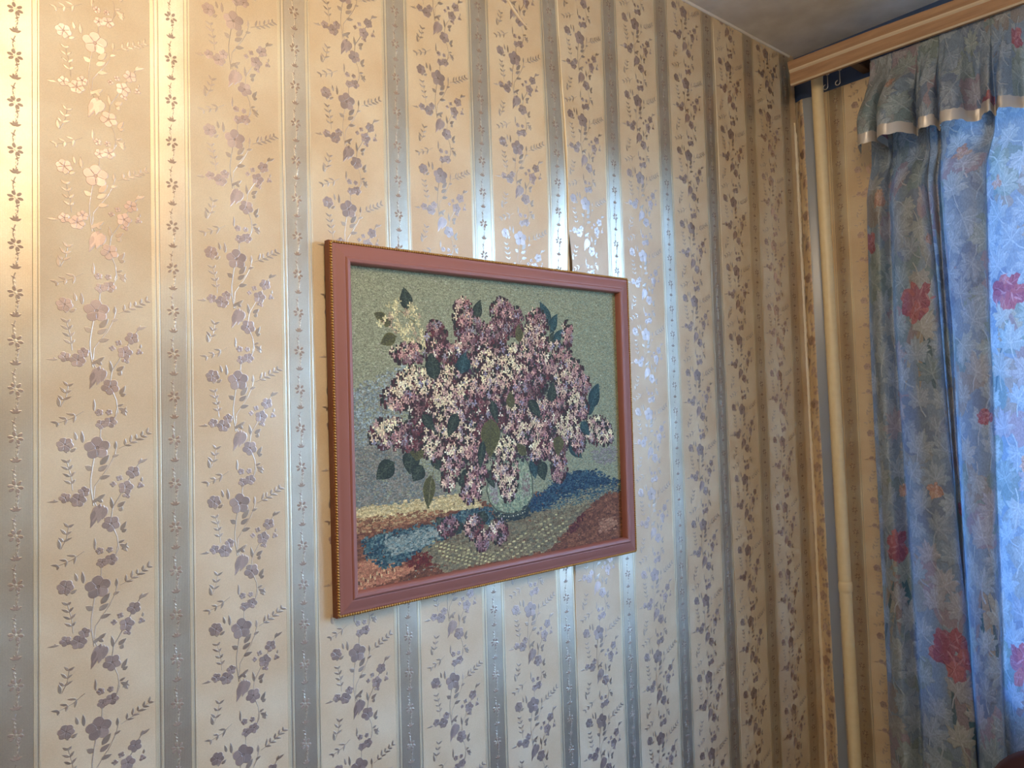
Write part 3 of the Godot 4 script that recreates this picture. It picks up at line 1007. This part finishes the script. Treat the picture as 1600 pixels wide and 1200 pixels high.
func curtain_u(s: float) -> float:
	# length of cloth from the left hem to s, as a share of 0.70 m
	var l := 0.0
	var a := curtain_point(0.0, 1.72)
	var n := int(ceil(s * 8.0))
	for i in range(1, n + 1):
		var b := curtain_point(s * i / n, 1.72)
		l += a.distance_to(b)
		a = b
	return l / 0.70

func maple(c: Vector2, size: float, turn: float) -> PackedVector2Array:
	var p := PackedVector2Array()
	var tips := [[0.0, 1.0], [0.14, 0.74], [0.30, 0.80], [0.42, 0.50], [0.66, 0.80], [0.84, 0.98], [1.0, 0.70], [1.12, 0.76], [1.26, 0.46], [1.52, 0.72], [1.72, 0.80], [1.95, 0.50], [2.3, 0.55], [2.75, 0.24]]
	for t in tips:
		p.append(c + Vector2(0, -size * t[1]).rotated(turn + t[0]))
	for i in range(tips.size() - 1, 0, -1):
		p.append(c + Vector2(0, -size * tips[i][1]).rotated(turn - tips[i][0]))
	return p

func print_flower(A: Array, r: RandomNumberGenerator, c: Vector2, size: float, cols: Array) -> void:
	# a ragged, full-petalled bloom in overlapping washes
	for k in 16:
		var a := r.randf() * TAU
		var q := sqrt(r.randf()) * 0.62
		var m := c + Vector2(cos(a), sin(a) * 0.85) * size * q
		var e := ellipse(m, size * r.randf_range(0.26, 0.44), size * r.randf_range(0.18, 0.34), a, 16)
		for i in e.size():
			e[i] = m + (e[i] - m) * r.randf_range(0.78, 1.18)
		var col: Color = cols[r.randi() % cols.size()]
		fill(A, [col], e)
		for i in 3:
			var t := a + r.randf_range(-0.8, 0.8)
			fill(A, [col.lightened(0.16) if i % 2 == 0 else col.darkened(0.16)], stroke([m - Vector2(cos(t), sin(t)) * size * 0.12, m + Vector2(cos(t + 0.2), sin(t + 0.2)) * size * 0.26], 2.5))
	for k in 7:          # satin threads of the leaf weave run on across the bloom
		var a := r.randf() * TAU
		var m := c + Vector2(cos(a), sin(a)) * size * r.randf() * 0.7
		var t := r.randf() * TAU
		fill(A, [cols[0].lightened(0.25)], leaf(m, m + Vector2(cos(t), sin(t)) * size * 0.4, 3.0))

func make_curtain_cloth() -> StandardMaterial3D:
	var W := 1024
	var H := 2048      # 0.70 m by 1.70 m of cloth
	var im := Image.create(W, H, false, Image.FORMAT_RGB8)
	var hg := Image.create(W, H, false, Image.FORMAT_RGB8)
	im.fill(c8(142, 157, 172))
	hg.fill(Color(0.4, 0.4, 0.4))
	var r := RandomNumberGenerator.new()
	r.seed = 5
	var A := [im]
	# large soft patches of the print: mauve, sand, green, deep blue
	for k in 150:
		var c: Color = [c8(166, 152, 158), c8(156, 160, 160), c8(136, 152, 154), c8(160, 152, 146), c8(130, 142, 160), c8(144, 156, 150)][r.randi() % 6]
		var p := Vector2(r.randf() * W, r.randf() * H)
		for q in 5:
			fill(A, [c], ellipse(p + Vector2(r.randf_range(-60, 60), r.randf_range(-70, 70)), r.randf_range(14, 46), r.randf_range(14, 60), r.randf() * 3.0, 11))
	var pt := func(s, y): return Vector2(curtain_u(s) * W, (2.30 - y) / 1.70 * H)
	# dark long leaves and pale stalks under the big flowers
	for f in [[4.2, 0.95], [13.4, 0.93], [4.0, 1.74], [13.0, 1.74], [10.0, 1.15], [1.2, 1.18]]:
		var p: Vector2 = pt.call(f[0], f[1])
		for k in 5:
			var e := p + Vector2(r.randf_range(-90, 110), r.randf_range(120, 300))
			fill(A, [[c8(84, 116, 126), c8(176, 170, 156), c8(98, 120, 130), c8(156, 142, 142), c8(172, 158, 142)][k]], leaf(p, e, 9 + 6 * r.randf()))
	# woven-in maple leaves, satin on the matt ground
	var rows := 30
	for j in rows:
		for i in 11:
			var c := Vector2((i + 0.5 * (j % 2) + 0.3 + r.randf_range(-0.12, 0.12)) * W / 11.0, (j + 0.5 + r.randf_range(-0.15, 0.15)) * H / rows)
			var sz := r.randf_range(48, 66)
			var turn := r.randf_range(-0.9, 0.9) + (PI if r.randf() < 0.2 else 0.0)
			var under := im.get_pixel(clampi(int(c.x), 0, W - 1), clampi(int(c.y), 0, H - 1))
			var tone := under.lerp(c8(186, 192, 194), 0.30 + 0.34 * r.randf())
			var shape := maple(c, sz, turn)
			fill([im, hg], [tone, Color(0.75, 0.75, 0.75)], shape)
			for t in [0.0, 0.82, -0.82, 1.42, -1.42]:
				fill([im, hg], [tone.lightened(0.2), Color(0.95, 0.95, 0.95)], stroke([c, c + Vector2(0, -sz * (0.85 - 0.2 * absf(t))).rotated(turn + t)], 3.5))
			fill([im, hg], [tone.lightened(0.2), Color(0.9, 0.9, 0.9)], stroke([c, c + Vector2(6, sz * 0.45).rotated(turn), c + Vector2(18, sz * 0.8).rotated(turn)], 4))
			for q in 8:
				var a := turn + r.randf_range(-1.6, 1.6)
				var p := c + Vector2(0, -sz * r.randf_range(0.25, 0.5)).rotated(a)
				fill([im], [tone.lightened(0.14)], leaf(p, p + Vector2(0, -sz * 0.36).rotated(a + 0.15), 4.0))
	var red := [c8(178, 108, 118), c8(162, 98, 114), c8(190, 122, 124), c8(170, 114, 128)]
	var peach := [c8(200, 156, 138), c8(188, 146, 128), c8(206, 170, 148)]
	for f in [[3.9, 1.765, 76], [4.2, 0.985, 84], [13.3, 0.985, 78], [13.0, 1.765, 66], [1.3, 1.205, 60], [0.3, 1.92, 44], [14.6, 1.36, 30], [7.0, 1.30, 26], [10.5, 1.5, 30]]:
		print_flower(A, r, pt.call(f[0], f[1]), f[2], red)
	for f in [[9.6, 2.08, 34], [1.2, 2.02, 36], [2.0, 1.33, 28], [4.0, 1.34, 30], [7.4, 1.33, 24], [13.6, 1.4, 30], [12.8, 2.0, 24], [5.0, 1.9, 22]]:
		print_flower(A, r, pt.call(f[0], f[1]), f[2], peach)
	grain(im, 0.07, 2, 4, 7)
	var m := StandardMaterial3D.new()
	m.albedo_texture = ImageTexture.create_from_image(im)
	m.albedo_color = c8(238, 245, 252)
	m.roughness = 0.55
	m.backlight_enabled = true
	m.backlight = Color(0.69, 0.72, 0.75)
	hg.resize(512, 1024, Image.INTERPOLATE_BILINEAR)
	hg.bump_map_to_normal_map(2.5)
	m.normal_enabled = true
	m.normal_texture = ImageTexture.create_from_image(hg)
	m.normal_scale = 0.8
	return m

func build_curtain() -> void:
	M.curtain = make_curtain_cloth()
	var us := PackedFloat32Array()
	for i in 16 * 8 + 1:
		us.append(curtain_u(15.0 * i / 128.0))
	var pos := func(u, v): return curtain_point(u * 15.0, lerpf(2.375, 0.04, v))
	var uv := func(u, v): return Vector2(us[int(round(u * 128.0))], (2.30 - lerpf(2.375, 0.04, v)) / 1.70)
	var t := thing("curtain", Vector3.ZERO, "long blue-grey curtain printed with maple leaves and red flowers, hanging in folds at the window", "curtain")
	put("curtain_cloth", sheet(128, 120, pos, uv), M.curtain, t)

const VZ := [0.228, 0.250, 0.280, 0.286, 0.292, 0.300, 0.330, 0.362, 0.360, 0.386, 0.413, 0.411, 0.431, 0.461, 0.470, 0.487, 0.500, 0.521, 0.517, 0.537, 0.557, 0.572, 0.600]
const VD := [0.118, 0.168, 0.170, 0.128, 0.122, 0.178, 0.188, 0.155, 0.122, 0.168, 0.165, 0.130, 0.166, 0.162, 0.130, 0.120, 0.140, 0.160, 0.122, 0.156, 0.140, 0.120, 0.150]

func build_valance() -> void:
	var zs := VZ.duplicate()
	var ds := VD.duplicate()
	var k := 0
	while zs[zs.size() - 1] < 1.88:       # the ruffle runs on across the window, beyond the frame
		zs.append(zs[zs.size() - 1] + [0.018, 0.014, 0.022, 0.006][k % 4])
		ds.append([0.165, 0.17, 0.13, 0.122][k % 4])
		k += 1
	var last := zs.size() - 1.0
	var shape := func(s, y):
		var g := smooth(2.36, 2.19, y)
		var d := lerpf(0.106, 0.152 + (spline(ds, s) - 0.145) * 1.35, g) + 0.003 * noise.get_noise_2d(s * 2.0, y * 6.0)
		d += g * (1.0 - g) * 0.022 * sin(s * 4.3 + 1.5 * noise.get_noise_2d(s, 1.0)) + 0.004 * noise.get_noise_2d(s * 5.0, y * 9.0 + s * 2.0)
		return Vector3(-d, y + 0.006 * noise.get_noise_2d(s * 0.8, 3.0) * g, lerpf(spline(zs, s), lerpf(zs[0], zs[zs.size() - 1], s / last) * 0.35 + spline(zs, s) * 0.65, 1.0 - g) + 0.026 * (1.0 - g) * exp(-s / 5.0))
	var n := int(last) * 5
	var t := thing("valance", Vector3.ZERO, "gathered valance of the same leaf print edged with shiny ribbon, above the curtain", "valance")
	var pos := func(u, v): return shape.call(u * last, lerpf(2.366, 2.160, v))
	var uv := func(u, v): return Vector2(u * last * 0.045 + 0.1, v * 0.13 + 0.18)
	put("valance_cloth", sheet(n, 26, pos, uv), M.curtain, t)
	var rpos := func(u, v): return shape.call(u * last, lerpf(2.166, 2.141, v)) + Vector3(-0.0014, 0, 0)
	put("ribbon_trim", sheet(n, 4, rpos, func(u, v): return Vector2(u * 40.0, v)), M.ribbon, t)

func build_pipe() -> void:
	var t := thing("heating_pipe", Vector3(-0.045, 0, 0.1), "cream painted vertical heating pipe with a collar, standing in the corner left of the curtain", "pipe")
	var st := begin()
	var at := func(y): return Vector3(0, y, lerpf(-0.013, 0.006, clampf((2.4 - y) / 1.8, 0, 1.2)))
	var pts := []
	var rad := []
	# the top turns into the window wall behind the cornice
	for q in 7:
		var a := PI / 2 * q / 6.0
		pts.append(at.call(2.40) + Vector3(0.05 * (1.0 - sin(a)), 0.05 * cos(a) - 0.01, 0))
		rad.append(0.0148)
	for i in 30:
		pts.append(at.call(2.38 - 2.38 * i / 29.0))
		rad.append(0.0148)
	tube(st, pts, rad, 24)
	put("pipe_tube", done(st), M.pipe, t)
	st = begin()
	pts = []
	rad = []
	for q in [[1.084, 0.0148], [1.083, 0.0160], [1.078, 0.0172], [1.071, 0.0176], [1.064, 0.0172], [1.059, 0.0162], [1.056, 0.0148]]:
		pts.append(at.call(q[0]))
		rad.append(q[1])
	tube(st, pts, rad, 24)
	put("collar", done(st), M.pipe, t)

func build_hooks() -> void:
	var labels := ["small empty curtain hook under the cornice, nearest the pipe", "small empty curtain hook under the cornice, nearer the curtain"]
	for i in 2:
		var z: float = [0.138, 0.170][i]
		var o := thing("curtain_hook", Vector3(-0.09, 2.392, z), labels[i], "hook", "empty curtain hooks on the rail")
		var st := begin()
		var pts := []
		var rad := []
		for k in 15:
			var a := k / 14.0 * PI * 1.5
			pts.append(Vector3(0, -0.044 - 0.006 * sin(a), 0.006 * cos(a) - 0.006))
			rad.append(0.0012)
		pts.push_front(Vector3(0, -0.012, 0))
		rad.push_front(0.0012)
		tube(st, pts, rad, 8)
		put("wire_hook", done(st), M.steel, o)
		st = begin()
		box(st, Vector3(-0.004, -0.014, -0.004), Vector3(0.004, 0.0, 0.004), 0.001)
		put("glider", done(st), M.white_paint, o)

# ------------------------------------------------------------------ the chair whose back just shows
func build_chair() -> void:
	var t := thing("dining_chair", Vector3(-0.46, 0, 0.713), "dark maroon upholstered chair whose rounded back top shows at the foot of the curtain", "chair")
	# cushioned back: rounded outline in the y-z plane
	var rings := [[0.0, 0.0, 0.0], [0.0, 1.0, 0.86], [0.012, 1.0, 0.96], [0.028, 1.0, 1.0], [0.044, 1.0, 0.96], [0.056, 1.0, 0.86], [0.056, 0.0, 0.0]]
	var n := 48
	var pos := func(u, v):
		var q: Array = rings[int(round(v * 6.0))]
		var a: float = u * TAU
		var sc: float = q[2]
		var cz: float = signf(cos(a)) * pow(absf(cos(a)), 0.62) * 0.255
		var cy: float = signf(sin(a)) * pow(absf(sin(a)), 0.62) * 0.225
		var x: float = 0.185 + q[0]
		return Vector3(x + 0.06 * (0.62 + cy * sc - 0.45), 0.648 + cy * sc, cz * sc)
	put("backrest", sheet(n, 6, pos, func(u, v): return Vector2(u, v)), M.maroon, t)
	var st := begin()
	box(st, Vector3(-0.21, 0.42, -0.22), Vector3(0.20, 0.485, 0.22), 0.02)
	put("seat", done(st), M.maroon, t)
	st = begin()
	box(st, Vector3(-0.20, 0.375, -0.21), Vector3(0.19, 0.42, 0.21), 0.004)
	put("seat_frame", done(st), M.dark_wood, t)
	for q in [[-0.18, -0.19], [-0.18, 0.19], [0.17, -0.19], [0.17, 0.19]]:
		st = begin()
		tube(st, [Vector3(q[0], 0.38, q[1]), Vector3(q[0] * 1.08, 0.0, q[1] * 1.05)], [0.02, 0.014], 12)
		put("leg", done(st), M.dark_wood, t)
	for z in [-0.17, 0.17]:
		st = begin()
		tube(st, [Vector3(0.18, 0.40, z), Vector3(0.215, 0.60, z)], [0.016, 0.016], 12)
		put("back_post", done(st), M.dark_wood, t)
